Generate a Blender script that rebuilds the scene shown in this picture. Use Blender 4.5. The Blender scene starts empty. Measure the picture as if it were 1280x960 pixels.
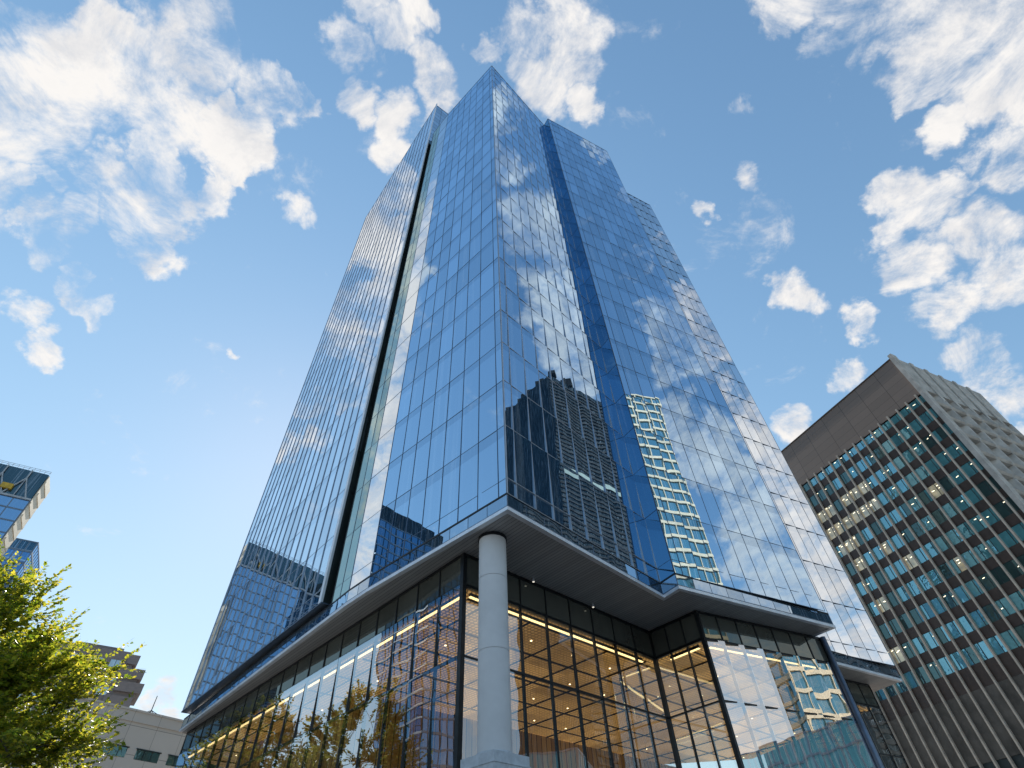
import bpy, bmesh, math, random
from mathutils import Vector, Matrix
random.seed(7)
SC = bpy.context.scene
COL = SC.collection
S = 17.0            # metres per plan unit
EYE = 1.7           # eye height of the photographer
F, PITCH, ROLL = 667.137, 0.8287, 0.0543   # solved camera (1280 px wide frame)
SUN_AZ, SUN_EL = math.radians(-28), math.radians(36)

# ------------------------------------------------------------------ geometry helpers
def ray(u, v):
    X, Y = u - 640.0, 480.0 - v
    c, s = math.cos(ROLL), math.sin(ROLL)
    X, Y = c * X + s * Y, -s * X + c * Y
    h, w = X / F, Y / F
    c, s = math.cos(PITCH), math.sin(PITCH)
    return Vector((h, c - w * s, s + w * c))
def at_z(u, v, z):                      # plan point (plan units) where a sight line reaches height z
    d = ray(u, v); k = z / d.z
    return Vector((d.x * k, d.y * k))
def at_d(u, v, dist):                   # point (metres) at a horizontal distance (plan units)
    d = ray(u, v); k = dist / math.hypot(d.x, d.y)
    return Vector((d.x * k * S, d.y * k * S, d.z * k * S + EYE))
def H(z): return EYE + S * z
def V2(x, y): return Vector((x, y))
def left_n(u): return V2(-u.y, u.x)
def right_n(u): return V2(u.y, -u.x)
def offset_poly(poly, d):               # inward for counter-clockwise polygons
    n = len(poly); out = []
    for i in range(n):
        a, b, c = poly[i - 1], poly[i], poly[(i + 1) % n]
        u1, u2 = (b - a).normalized(), (c - b).normalized()
        n1, n2 = left_n(u1), left_n(u2)
        k = 1 + n1.dot(n2)
        out.append(b + (n1 + n2) * (d / max(k, .25)))
    return out

ROOTS = {}
class MB:
    def __init__(s): s.v = []; s.f = []; s.m = []; s.smooth = False
    def face(s, pts, mi=0):
        i = len(s.v); s.v += [tuple(p) for p in pts]; s.f.append(tuple(range(i, i + len(pts)))); s.m.append(mi)
    def hexa(s, b, t, mi=0):            # bottom quad, top quad (both counter-clockwise from above)
        i = len(s.v); s.v += [tuple(p) for p in b] + [tuple(p) for p in t]
        for q in ((3, 2, 1, 0), (4, 5, 6, 7), (0, 1, 5, 4), (1, 2, 6, 5), (2, 3, 7, 6), (3, 0, 4, 7)):
            s.f.append(tuple(i + k for k in q)); s.m.append(mi)
    def wallbox(s, P, u, n, x0, x1, d0, d1, z0, z1, mi=0):   # along u, depth along n
        if x1 < x0: x0, x1 = x1, x0
        c = [P + u * x0 + n * d0, P + u * x1 + n * d0, P + u * x1 + n * d1, P + u * x0 + n * d1]
        if (c[1] - c[0]).cross(c[3] - c[0]) < 0: c = c[::-1]
        s.hexa([(p.x, p.y, z0) for p in c], [(p.x, p.y, z1) for p in c], mi)
    def box(s, cx, cy, cz, sx, sy, sz, mi=0, rot=0):
        u = V2(math.cos(rot), math.sin(rot)); w = left_n(u); P = V2(cx, cy)
        s.wallbox(P, u, w, -sx / 2, sx / 2, -sy / 2, sy / 2, cz - sz / 2, cz + sz / 2, mi)
    def prism(s, poly, z0, z1, mi=0, cap=True):
        n = len(poly); i = len(s.v)
        zt = z1 if isinstance(z1, (list, tuple)) else [z1] * n
        s.v += [(p.x, p.y, z0) for p in poly] + [(p.x, p.y, z) for p, z in zip(poly, zt)]
        for k in range(n):
            j = (k + 1) % n; s.f.append((i + k, i + j, i + n + j, i + n + k)); s.m.append(mi)
        if cap:
            s.f.append(tuple(i + n + k for k in range(n))); s.m.append(mi)
            s.f.append(tuple(i + k for k in reversed(range(n)))); s.m.append(mi)
    def tube(s, a, b, r0, r1=None, seg=8, mi=0, cap=True):
        a, b = Vector(a), Vector(b); r1 = r0 if r1 is None else r1
        d = (b - a).normalized(); x = d.orthogonal().normalized(); y = d.cross(x)
        i = len(s.v)
        for c, r in ((a, r0), (b, r1)):
            for k in range(seg):
                t = 2 * math.pi * k / seg; s.v.append(tuple(c + x * (r * math.cos(t)) + y * (r * math.sin(t))))
        for k in range(seg):
            j = (k + 1) % seg; s.f.append((i + k, i + j, i + seg + j, i + seg + k)); s.m.append(mi)
        if cap:
            s.f.append(tuple(i + seg + k for k in range(seg))); s.m.append(mi)
            s.f.append(tuple(i + k for k in reversed(range(seg)))); s.m.append(mi)
    def build(s, name, mats, parent=None, smooth=False):
        org = ROOTS.get(parent.name, Vector()) if parent else Vector()
        me = bpy.data.meshes.new(name)
        me.from_pydata([(a - org.x, b - org.y, c - org.z) for a, b, c in s.v], [], s.f)
        for m in (mats if isinstance(mats, (list, tuple)) else [mats]): me.materials.append(m)
        me.polygons.foreach_set('material_index', s.m)
        if smooth: me.polygons.foreach_set('use_smooth', [True] * len(s.f))
        me.update()
        o = bpy.data.objects.new(name, me); COL.objects.link(o)
        if parent: o.parent = parent; ROOTS[o.name] = org
        return o
def thing(name, loc, label, cat, group=None):
    o = bpy.data.objects.new(name, None); COL.objects.link(o); o.location = loc
    o.empty_display_size = .5
    ROOTS[o.name] = Vector(loc); o['label'] = label; o['category'] = cat
    if group: o['group'] = group
    return o
def structure(name, mb, mat):
    o = mb.build(name, mat); o['kind'] = 'structure'; return o

# ------------------------------------------------------------------ materials
class N:
    def __init__(s, mat):
        mat.use_nodes = True; s.t = mat.node_tree; s.t.nodes.clear(); s.mat = mat
    def n(s, typ, **kw):
        o = s.t.nodes.new('ShaderNode' + typ)
        for k, v in kw.items():
            if k.startswith('i_'):
                key = k[2:]; key = int(key) if key.isdigit() else key.replace('_', ' ')
                s.set(o.inputs[key], v)
            else: setattr(o, k, v)
        return o
    def set(s, inp, v):
        if isinstance(v, bpy.types.NodeSocket): s.t.links.new(v, inp)
        elif isinstance(v, bpy.types.Node): s.t.links.new(v.outputs[0], inp)
        else: inp.default_value = v
    def math(s, op, *a, clamp=False):
        o = s.t.nodes.new('ShaderNodeMath'); o.operation = op; o.use_clamp = clamp
        for i, x in enumerate(a): s.set(o.inputs[i], x)
        return o.outputs[0]
    def mix(s, f, a, b, blend='MIX'):
        o = s.t.nodes.new('ShaderNodeMix'); o.data_type = 'RGBA'; o.blend_type = blend
        s.set(o.inputs[0], f); s.set(o.inputs[6], c4(a) if isinstance(a, tuple) else a); s.set(o.inputs[7], c4(b) if isinstance(b, tuple) else b)
        return o.outputs[2]
    def ramp(s, f, stops):
        o = s.t.nodes.new('ShaderNodeValToRGB'); e = o.color_ramp.elements
        while len(e) < len(stops): e.new(.5)
        for el, (p, c) in zip(e, stops): el.position = p; el.color = c4(c)
        s.set(o.inputs[0], f); return o.outputs[0]
    def out(s, sh):
        o = s.n('OutputMaterial'); s.set(o.inputs[0], sh); return s.mat
def c4(c): return (c[0], c[1], c[2], 1.0) if len(c) == 3 else c
def mat(name): return N(bpy.data.materials.new(name))

def simple(name, col, rough=.6, metal=0., var=.12, scale=.8, bump=0., bscale=8., detail=5, spec=.5):
    g = mat(name); tc = g.n('TexCoord').outputs['Object']
    nz = g.n('TexNoise', i_Vector=tc, i_Scale=scale, i_Detail=float(detail), i_Roughness=.6).outputs[0]
    lo = tuple(max(0, c * (1 - var * 2)) for c in col); hi = tuple(c * (1 + var * 2) for c in col)
    c = g.ramp(nz, [(.3, lo), (.7, hi)])
    p = g.n('BsdfPrincipled', i_Base_Color=c, i_Roughness=rough, i_Metallic=metal)
    p.inputs['Specular IOR Level'].default_value = spec
    if bump:
        n2 = g.n('TexNoise', i_Vector=tc, i_Scale=bscale, i_Detail=4.).outputs[0]
        p.inputs['Normal'].default_value
        g.set(p.inputs['Normal'], g.n('Bump', i_Strength=1., i_Distance=bump, i_Height=n2).outputs[0])
    return g.out(p)

def office_glass(name, tint, body, f0, f1, wob=.00045, wscale=.32, rough=.0, ivar=.15, blind=.75):
    """coated facade glass: mirror layer over a dark tinted body, every pane a little different"""
    g = mat(name); geo = g.n('NewGeometry'); tc = g.n('TexCoord').outputs['Object']
    rnd = geo.outputs['Random Per Island']
    mp = g.n('VectorMath', operation='MULTIPLY'); g.set(mp.inputs[0], tc); mp.inputs[1].default_value = (1, 1, .55)
    off = g.n('CombineXYZ', i_2=g.math('MULTIPLY', rnd, 40.)).outputs[0]
    ad = g.n('VectorMath', operation='ADD'); g.set(ad.inputs[0], mp.outputs[0]); g.set(ad.inputs[1], off)
    nz = g.n('TexNoise', i_Vector=ad.outputs[0], i_Scale=wscale, i_Detail=1.5, i_Roughness=.45).outputs[0]
    nrm = g.n('Bump', i_Strength=1., i_Distance=wob * 22, i_Height=nz).outputs[0]
    lw = g.n('LayerWeight', i_Blend=.5).outputs['Facing']
    fac = g.math('MULTIPLY_ADD', g.math('POWER', lw, 3.), f1 - f0, f0)
    fac = g.math('MULTIPLY_ADD', g.math('SUBTRACT', rnd, .5), ivar, fac, clamp=True)
    lo = tuple(t * .93 for t in tint)
    gl = g.n('BsdfGlossy', i_Color=g.mix(rnd, lo, tint), i_Roughness=rough, i_Normal=nrm)
    # faint blinds and ceilings behind the pane
    sep = g.n('SeparateXYZ', i_0=tc)
    bl = g.n('TexNoise', i_Vector=ad.outputs[0], i_Scale=.35, i_Detail=3.).outputs[0]
    bd = g.mix(bl, tuple(b * .4 for b in body), tuple(b * 1.6 for b in body))
    sv = g.n('VectorMath', operation='MULTIPLY'); g.set(sv.inputs[0], ad.outputs[0]); sv.inputs[1].default_value = (3.2, 3.2, .10)
    stk = g.n('TexNoise', i_Vector=sv.outputs[0], i_Scale=1., i_Detail=2.).outputs[0]
    stk = g.n('MapRange', i_Value=stk); stk.inputs[1].default_value = .56; stk.inputs[2].default_value = .70
    bd = g.mix(g.math('MULTIPLY', stk.outputs[0], blind), bd, (.30, .36, .42))
    di = g.n('BsdfDiffuse', i_Color=bd)
    mx = g.n('MixShader', i_0=fac); g.set(mx.inputs[1], di.outputs[0]); g.set(mx.inputs[2], gl.outputs[0])
    return g.out(mx)

def clear_glass(name, tint, refl, f0, f1, wob=.0003):
    g = mat(name); geo = g.n('NewGeometry'); tc = g.n('TexCoord').outputs['Object']
    rnd = geo.outputs['Random Per Island']
    off = g.n('CombineXYZ', i_0=g.math('MULTIPLY', rnd, 30.)).outputs[0]
    ad = g.n('VectorMath', operation='ADD'); g.set(ad.inputs[0], tc); g.set(ad.inputs[1], off)
    nz = g.n('TexNoise', i_Vector=ad.outputs[0], i_Scale=.5, i_Detail=1.).outputs[0]
    nrm = g.n('Bump', i_Strength=1., i_Distance=wob * 22, i_Height=nz).outputs[0]
    lw = g.n('LayerWeight', i_Blend=.5).outputs['Facing']
    fac = g.math('MULTIPLY_ADD', g.math('POWER', lw, 3.), f1 - f0, f0, clamp=True)
    tr = g.n('BsdfTransparent', i_Color=c4(tint)); gl = g.n('BsdfGlossy', i_Color=c4(refl), i_Roughness=0., i_Normal=nrm)
    mx = g.n('MixShader', i_0=fac); g.set(mx.inputs[1], tr.outputs[0]); g.set(mx.inputs[2], gl.outputs[0])
    return g.out(mx)

def emit(name, col, st):
    g = mat(name); return g.out(g.n('Emission', i_Color=c4(col), i_Strength=st))

M = {}
M['glass_blue'] = office_glass('facade_glass_blue', (.62, .81, .99), (.012, .055, .12), .74, 1.0)
M['glass_spandrel'] = office_glass('facade_glass_spandrel', (.56, .74, .92), (.02, .07, .13), .66, 1.0)
M['glass_wing'] = office_glass('facade_glass_wing', (.90, .95, 1.0), (.03, .07, .12), .80, 1.0, wob=.0003)
M['glass_wing_spandrel'] = office_glass('facade_glass_wing_spandrel', (.83, .90, .97), (.03, .07, .12), .76, 1.0)
M['glass_pale'] = office_glass('facade_glass_pale', (.82, .90, .97), (.05, .09, .13), .80, 1.0)
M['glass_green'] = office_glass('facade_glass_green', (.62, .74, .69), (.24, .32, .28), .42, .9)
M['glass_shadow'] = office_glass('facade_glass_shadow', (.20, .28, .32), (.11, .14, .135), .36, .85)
M['glass_fascia'] = office_glass('fascia_glass', (.58, .72, .86), (.05, .09, .13), .62, .95, wob=.0012)
M['glass_head'] = office_glass('head_panel_glass', (.34, .37, .34), (.075, .075, .065), .28, .8, blind=.0)
M['lobby_mirror'] = clear_glass('lobby_glass_bright', (.84, .88, .83), (.90, .95, 1.0), .52, 1.0)
M['lobby_glass_left'] = clear_glass('lobby_glass_street', (.82, .86, .82), (.88, .95, 1.0), .36, 1.0)
M['lobby_glass'] = clear_glass('lobby_glass', (.84, .88, .83), (.88, .95, 1.0), .27, 1.0)
M['frame_dark'] = simple('dark_bronze_frame', (.022, .024, .027), .35, .6, .15, 2.)
M['mullion'] = simple('blue_grey_mullion', (.16, .19, .24), .38, .75, .1, 1.5)
M['mullion_fine'] = simple('slate_mullion', (.085, .115, .16), .40, .6, .1, 1.5)
M['mullion_silver'] = simple('silver_mullion', (.42, .43, .45), .35, .6, .08, 1.5)
M['glass_return'] = office_glass('facade_glass_return', (.26, .50, .72), (.010, .05, .10), .60, .95)
M['fin'] = simple('aluminium_fin', (.27, .31, .37), .35, .7, .1, 1.5)
M['trim'] = simple('pale_aluminium_trim', (.74, .75, .78), .42, .5, .06, 1.2)
M['core'] = simple('dark_core', (.02, .035, .05), .5, 0, .2)
M['roof'] = simple('grey_roofing', (.2, .2, .2), .9, 0, .2)
M['concrete_col'] = simple('smooth_pale_concrete', (.60, .595, .60), .6, 0, .04, .6, .001, 25)
M['plinth'] = simple('grey_granite', (.48, .51, .55), .4, 0, .1, 3., .001, 40)
M['beam'] = simple('black_ceiling_beam', (.012, .011, .010), .5, .3)
M['stripe_warm'] = emit('warm_light_strip', (1., .70, .32), 1.7)
M['downlight'] = emit('warm_downlight', (1., .78, .45), 3.)
M['lamp_cool'] = emit('small_spot', (1., .93, .8), .5)

def soffit_mat():
    g = mat('soffit_planks'); tc = g.n('TexCoord').outputs['Object']
    mp = g.n('Mapping', i_Vector=tc); mp.inputs['Rotation'].default_value = (0, 0, math.radians(46))
    sx = g.n('SeparateXYZ', i_0=mp.outputs[0]).outputs[1]
    fr = g.math('FRACT', g.math('MULTIPLY', sx, 1 / .24))
    gap = g.math('LESS_THAN', fr, .10)
    idx = g.math('FLOOR', g.math('MULTIPLY', sx, 1 / .24))
    wn = g.n('TexWhiteNoise', noise_dimensions='1D', i_W=idx).outputs[0]
    nz = g.n('TexNoise', i_Vector=tc, i_Scale=.25, i_Detail=4.).outputs[0]
    c = g.mix(wn, (.38, .355, .34), (.47, .445, .425))
    c = g.mix(g.math('MULTIPLY', nz, .5), c, (.30, .28, .265))
    c = g.mix(gap, c, (.012, .012, .012))
    p = g.n('BsdfPrincipled', i_Base_Color=c, i_Roughness=.45, i_Metallic=.2)
    return g.out(p)
M['soffit'] = soffit_mat()
def ceiling_mat():
    g = mat('perforated_gold_ceiling'); tc = g.n('TexCoord').outputs['Object']
    mp = g.n('Mapping', i_Vector=tc); mp.inputs['Rotation'].default_value = (0, 0, math.radians(45))
    vo = g.n('TexVoronoi', voronoi_dimensions='2D', i_Vector=mp.outputs[0], i_Scale=3.3, i_Randomness=.12).outputs['Distance']
    dot = g.math('LESS_THAN', vo, .34)
    sp = g.n('SeparateXYZ', i_0=mp.outputs[0])
    def cell(o): return g.math('FLOOR', g.math('MULTIPLY', o, 1 / 3.9))
    cv = g.n('CombineXYZ', i_0=cell(sp.outputs[0]), i_1=cell(sp.outputs[1])).outputs[0]
    wn = g.n('TexWhiteNoise', noise_dimensions='2D', i_Vector=cv).outputs[0]
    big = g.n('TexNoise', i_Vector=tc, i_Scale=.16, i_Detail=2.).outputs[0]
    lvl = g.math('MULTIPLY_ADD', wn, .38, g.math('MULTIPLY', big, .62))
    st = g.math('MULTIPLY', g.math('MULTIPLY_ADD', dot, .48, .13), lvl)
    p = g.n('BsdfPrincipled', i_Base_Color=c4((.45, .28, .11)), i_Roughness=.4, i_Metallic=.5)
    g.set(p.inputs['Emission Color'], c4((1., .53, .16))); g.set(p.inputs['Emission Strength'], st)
    return g.out(p)
M['ceiling'] = ceiling_mat()
def wood_mat():
    g = mat('slatted_wood'); tc = g.n('TexCoord').outputs['Object']
    mp = g.n('Mapping', i_Vector=tc); mp.inputs['Rotation'].default_value = (0, 0, math.radians(45))
    sx = g.n('SeparateXYZ', i_0=mp.outputs[0])
    s1 = g.math('ADD', sx.outputs[0], sx.outputs[1])
    wn = g.n('TexWhiteNoise', noise_dimensions='1D', i_W=g.math('FLOOR', g.math('MULTIPLY', s1, 1.6))).outputs[0]
    gap = g.math('LESS_THAN', g.math('FRACT', g.math('MULTIPLY', s1, 1.6)), .12)
    c = g.mix(wn, (.40, .24, .07), (.68, .46, .17)); c = g.mix(gap, c, (.03, .018, .01))
    return g.out(g.n('BsdfPrincipled', i_Base_Color=c, i_Roughness=.5))
M['wood'] = wood_mat()

def fbm_panels(name, c0, c1, sx, sz, joint, rough=.7, rot=0., jw=.03):
    """cladding panels: joints plus a tone per panel, axes along the wall and up"""
    g = mat(name); tc = g.n('TexCoord').outputs['Object']
    mp = g.n('Mapping', i_Vector=tc); mp.inputs['Rotation'].default_value = (0, 0, rot)
    s = g.n('SeparateXYZ', i_0=mp.outputs[0])
    h = g.math('MULTIPLY', g.math('ADD', s.outputs[0], s.outputs[1]), 1 / sx); v = g.math('MULTIPLY', s.outputs[2], 1 / sz)
    j = g.math('MAXIMUM', g.math('LESS_THAN', g.math('FRACT', h), jw / sx), g.math('LESS_THAN', g.math('FRACT', v), jw / sz))
    wn = g.n('TexWhiteNoise', noise_dimensions='2D', i_Vector=g.n('CombineXYZ', i_0=g.math('FLOOR', h), i_1=g.math('FLOOR', v)).outputs[0]).outputs[0]
    nz = g.n('TexNoise', i_Vector=tc, i_Scale=.7, i_Detail=6., i_Roughness=.65).outputs[0]
    c = g.mix(g.math('MULTIPLY_ADD', wn, .5, g.math('MULTIPLY', nz, .5)), c0, c1)
    c = g.mix(j, c, joint)
    return g.out(g.n('BsdfPrincipled', i_Base_Color=c, i_Roughness=rough))

# ------------------------------------------------------------------ plan of the glass tower (plan units)
A = V2(-.0343, 1.3802); B = V2(.5415, 2.0257); C_ = V2(.5875, 1.9540); D = V2(1.3117, 2.3622)
E0 = V2(1.150, 2.640); Fp = V2(1.937, 3.085); F2 = V2(1.36, 4.12)
G = V2(-.5658, 1.8470); Hh = V2(-.670, 1.9485); Nn = V2(-.765, 2.048); Sl = V2(-.805, 2.19)
I = V2(-.8285, 2.091); J = V2(-1.918, 3.257); J2 = V2(-1.70, 4.4); K = V2(-.45, 2.90)
MID = V2(-.3, 4.3)
ZB, ZT = 1.0, 6.69
ZI, ZJ, ZWB = 8.03, 7.17, 1.022
LEV = [1.0, 1.293] + [1.293 + .2386 * k for k in range(1, 23)] + [ZT]
LEVW = [1.022, 1.09, 1.347] + [1.347 + .258 * k for k in range(1, 28)]

tower = thing('glass_tower', (0, 28, 0), 'tall mirrored blue glass tower raised on a round column over a warmly lit lobby', 'skyscraper')

PANES = []     # (score, [(quad, material index)...])
GM = ['glass_blue', 'glass_spandrel', 'glass_wing', 'glass_wing_spandrel', 'glass_pale', 'glass_green', 'glass_shadow', 'glass_fascia', 'glass_head', 'lobby_glass', 'lobby_mirror', 'lobby_glass_left', 'glass_return']
LOBBY = []
EYEV = Vector((0, 0, EYE))
def facade(P, Q, levels, cols, gv, gs, bias=0., lean=0., ztop=None, mat_m='mullion', mw=.019, md=.025, hd=.012, rnd=.0017,
           store=PANES, spand=.17, name='mullion_grid', hz=True, hw=.019, inner=.05, parent=None, first_sub=True, ends=True):
    P, Q = P * S, Q * S
    L = (Q - P).length; u = (Q - P) / L; n = right_n(u)
    if isinstance(cols, int): xs = [L * i / cols for i in range(cols + 1)]
    else: xs = [L * c for c in cols]
    lev = [H(z) for z in levels]
    top = (lambda x: lev[-1]) if ztop is None else (lambda x: H(ztop[0] + (ztop[1] - ztop[0]) * x / L))
    tb, tl = math.tan(math.radians(bias)), math.tan(math.radians(lean))
    for i in range(len(xs) - 1):
        x0, x1 = xs[i], xs[i + 1]; w = x1 - x0
        for z0, z1 in zip(lev, lev[1:]):
            if z0 >= min(top(x0), top(x1)) - .05: continue
            h = z1 - z0
            a, b = tb + random.gauss(0, rnd), tl + random.gauss(0, rnd)
            def pt(x, z):
                o = a * (x - (x0 + x1) / 2) + b * (z - (z0 + z1) / 2)
                p = P + u * x + n * o; return (p.x, p.y, z)
            zs = z1 - spand * h if spand else z1
            q = []
            tL, tR = min(z1, top(x0)), min(z1, top(x1))
            sL, sR = min(zs, tL), min(zs, tR)
            q.append(([pt(x0, z0), pt(x1, z0), pt(x1, sR), pt(x0, sL)], gv))
            if spand and (tL > sL + .01 or tR > sR + .01):
                q.append(([pt(x0, sL), pt(x1, sR), pt(x1, tR), pt(x0, tL)], gs))
            c = Vector(pt((x0 + x1) / 2, (z0 + z1) / 2)) - EYEV
            nn = Vector((n.x, n.y, 0)); face = -c.dot(nn) / c.length
            store.append((w * h * max(face, 0) / c.length_squared, q))
    m = MB()
    for k, x in enumerate(xs):
        if not ends and k in (0, len(xs) - 1): continue
        m.wallbox(P, u, n, x - mw, x + mw, -inner, md, lev[0], top(x))
    if hz:
        for k, z in enumerate(lev[:-1] if ztop is None else lev):
            if ztop is None or z < min(top(0), top(L)) - .1:
                m.wallbox(P, u, n, 0.01, L - .01, -inner + .01, hd, z - hw, z + hw)
        if ztop is None: m.wallbox(P, u, n, 0.01, L - .01, -inner + .012, hd + .01, lev[-1] - .12, lev[-1] + .05)
        else:
            c = [(0, -.2), (L, -.2), (L, hd + .02), (0, hd + .02)]
            pts = [P + u * x + n * d for x, d in c]
            m.hexa([(p.x, p.y, top(x) - .15) for p, (x, d) in zip(pts[::-1], c[::-1])][::-1], [(p.x, p.y, top(x) + .05) for p, (x, d) in zip(pts, c)])
        if first_sub:
            z = lev[0] + (lev[1] - lev[0]) * .21
            m.wallbox(P, u, n, 0.012, L - .012, -inner + .013, hd - .008, z - .018, z + .018)
    if name: m.build(name, M[mat_m], parent or tower)

def cols_narrow(L, w, narrow, right):   # one narrow bay at the corner
    L *= S; k = max(1, round((L - narrow) / w)); w = (L - narrow) / k
    xs = [0] + [narrow + i * w for i in range(k)] + [L] if not right else [i * w for i in range(k + 1)] + [L]
    return [x / L for x in sorted(set(xs))]

# seen from outside: left point first
facade(G, A, LEV, cols_narrow((G - A).length, 1.72, .62, True), 0, 1, mat_m='mullion_fine')
facade(A, B, LEV, cols_narrow((B - A).length, 1.5, .72, False), 0, 1, bias=1.9, lean=1.2, mat_m='mullion_silver', md=.075, hd=.06)
facade(B, C_, LEV, 1, 12, 12, mat_m='mullion_fine', bias=0)
facade(C_, D, LEV, cols_narrow((D - C_).length, 1.5, .7, False), 0, 1, mat_m='mullion_fine', bias=.9)
facade(E0, Fp, LEV, 10, 2, 3, mat_m='mullion_fine', bias=3.6, md=.06, hd=.05)
facade(Hh, G, LEV, 1, 4, 4)
facade(Nn, Hh, LEV, 2, 5, 5)
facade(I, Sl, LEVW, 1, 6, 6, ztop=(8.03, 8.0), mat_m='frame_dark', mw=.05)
facade(I, V2(-.615, 2.27), [6.62 + .128 * k for k in range(12)], 3, 4, 4, ztop=(8.02, 8.02), mat_m='mullion_fine', name='crown_grid', spand=0, first_sub=False, mw=.035, hw=.035)
facade(Sl, Nn, LEV, 1, 6, 6, mat_m='frame_dark', mw=.05)
facade(J, I, LEVW, 17, 2, 3, ztop=(ZJ, ZI), mat_m='fin', md=.06, hd=.012, mw=.03, hw=.018)

# solid body behind the panes
main_poly = [p * S for p in (A, B, C_, D, E0, Fp, F2, MID, K, Sl, Nn, Hh, G)]
mb = MB(); mb.prism(offset_poly(main_poly, .3), H(.96), H(ZT) - .6); mb.build('tower_core', [M['core']], tower)
mb = MB(); mb.prism(offset_poly(main_poly, .34), H(ZT) - .59, H(ZT) - .45); mb.build('roof', M['roof'], tower)
wing_poly = [p * S for p in (J, I, Sl + (K - Sl) * .15, K, J2)]
wp = offset_poly(wing_poly, .3)
mb = MB(); mb.prism(wp, H(ZWB) + .02, [H(7.14), H(7.99), H(7.96), H(7.96), H(7.14)]); mb.build('wing_core', M['core'], tower)
# bright end trim of the wing and the black edge under it
u = ((I - J) * S).normalized(); n = right_n(u)
mb = MB(); mb.wallbox(I * S, u, n, -.02, .34, -.06, .12, H(ZWB) - .02, H(ZI) + .05); mb.build('end_trim', M['trim'], tower)
mb = MB(); mb.wallbox(J * S, u, n, -.1, ((I - J) * S).length + .45, -.9, .10, H(ZWB) - .10, H(ZWB) - .01)
mb.build('wing_base', M['mullion_fine'], tower)

# canopy: glass fascia, pale lip, plank soffit
TL = V2(-1.93, 3.32); DT = V2(1.338, 2.396); FT = V2(1.967, 3.135); EB = E0 + V2(.02, -.03)
can = [TL, Hh, G, A, B, C_, DT]
can2 = [EB, FT]
lip, fas, gap = MB(), MB(), MB()
def strip(m, pts, d0, d1, z0, z1):
    """a mitred band along an open line; d is outward (to the right of travel)"""
    def off(d):
        o = []
        for i, p in enumerate(pts):
            us = [(b - a).normalized() for a, b in ((pts[i - 1], p), (p, pts[(i + 1) % len(pts)]))]
            if i == 0: us = us[1:]
            if i == len(pts) - 1: us = us[:1]
            ns = [right_n(u) for u in us]
            o.append(p + (ns[0] * d if len(ns) == 1 else (ns[0] + ns[1]) * (d / (1 + ns[0].dot(ns[1])))))
        return o
    a, b = off(d0), off(d1)
    for i in range(len(pts) - 1):
        c = [b[i], b[i + 1], a[i + 1], a[i]]
        if (c[1] - c[0]).cross(c[2] - c[1]) < 0: c = c[::-1]
        m.hexa([(p.x, p.y, z0) for p in c], [(p.x, p.y, z1) for p in c])
def canopy(pts):
    for p, q in zip(pts, pts[1:]):
        facade(p, q, [.955, .998], max(1, round((q - p).length * S / 1.5)), 7, 7, spand=0, name=None, rnd=.003)
        P, Q = p * S, q * S; L = (Q - P).length; u = (Q - P) / L; n = right_n(u)
        k = max(1, round(L / 1.5))
        for i in range(k + 1): fas.wallbox(P, u, n, L * i / k - .012, L * i / k + .012, -.03, .012, H(.956), H(.997))
        fas.wallbox(P, u, n, 0, L, -.03, .028, H(.950), H(.956))
    strip(lip, [p * S for p in pts], -.22, .07, H(.9385), H(.9505))
    strip(gap, [p * S for p in pts], -.2, .03, H(.998), H(.998) + .10)
canopy(can + [EB]); canopy(can2)
fas.build('fascia_frame', M['mullion'], tower); lip.build('canopy_lip', M['trim'], tower); gap.build('shadow_gap', M['frame_dark'], tower)
mb = MB()
sp = [p * S for p in (TL, Hh, G, A, B, C_, DT, EB, FT, V2(1.45, 4.15), V2(-1.75, 4.3))]
mb.prism(offset_poly(sp, .06), H(.9405), H(.951)); mb.build('soffit', M['soffit'], tower)

# lobby
L0 = V2(-1.889, 3.331); La = V2(-.190, 1.615); Lb = V2(.523, 2.326); Lc = V2(.686, 2.149); Ld = V2(1.309, 2.494)
Le = V2(1.215, 2.79); Lf = V2(1.80, 3.16)
LROW = [-.1, .03, .32, .615, .832]
def lobby(P, Q, cols, bias=0., lean=0., gv=9):
    facade(P, Q, LROW, cols, gv, gv, store=LOBBY, spand=0, name='lobby_frame', mat_m='frame_dark', mw=.035, md=.04, hd=.035, hw=.045, inner=.16, first_sub=False, bias=bias, lean=lean, rnd=.0022)
    facade(P, Q, [.832, .936], cols, 8, 8, store=LOBBY, spand=0, name='lobby_head_frame', mat_m='frame_dark', mw=.04, md=.05, hd=.045, hw=.05, inner=.2, first_sub=False, lean=lean)
lobby(L0, La, 19, lean=1.6, gv=11); lobby(La, Lb, 8); lobby(Lb, Lc, 3); lobby(Lc, Ld, 7, bias=6.5, gv=10); lobby(Ld, Le, 3); lobby(Le, Lf, 7)
for p in (La, Lb, Lc, Ld):
    mb = MB(); q = p * S; mb.box(q.x, q.y, (0 + H(.936)) / 2, .26, .26, H(.936) - .01, rot=math.radians(45))
    mb.build('corner_post', M['frame_dark'], tower)
mb = MB(); q = (Ld + V2(.004, -.012)) * S; mb.tube((q.x, q.y, 0), (q.x, q.y, H(.936)), .2, seg=20); mb.build('steel_post', M['mullion'], tower, True)
ceil_poly = [p * S for p in (L0, La, Lb, Lc, Ld, Le, Lf, V2(1.4, 4.1), V2(-1.6, 4.2))]
mb = MB(); cp = offset_poly(ceil_poly, .5); mb.prism(cp, H(.829), H(.835)); mb.build('lobby_ceiling', M['ceiling'], tower)
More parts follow.
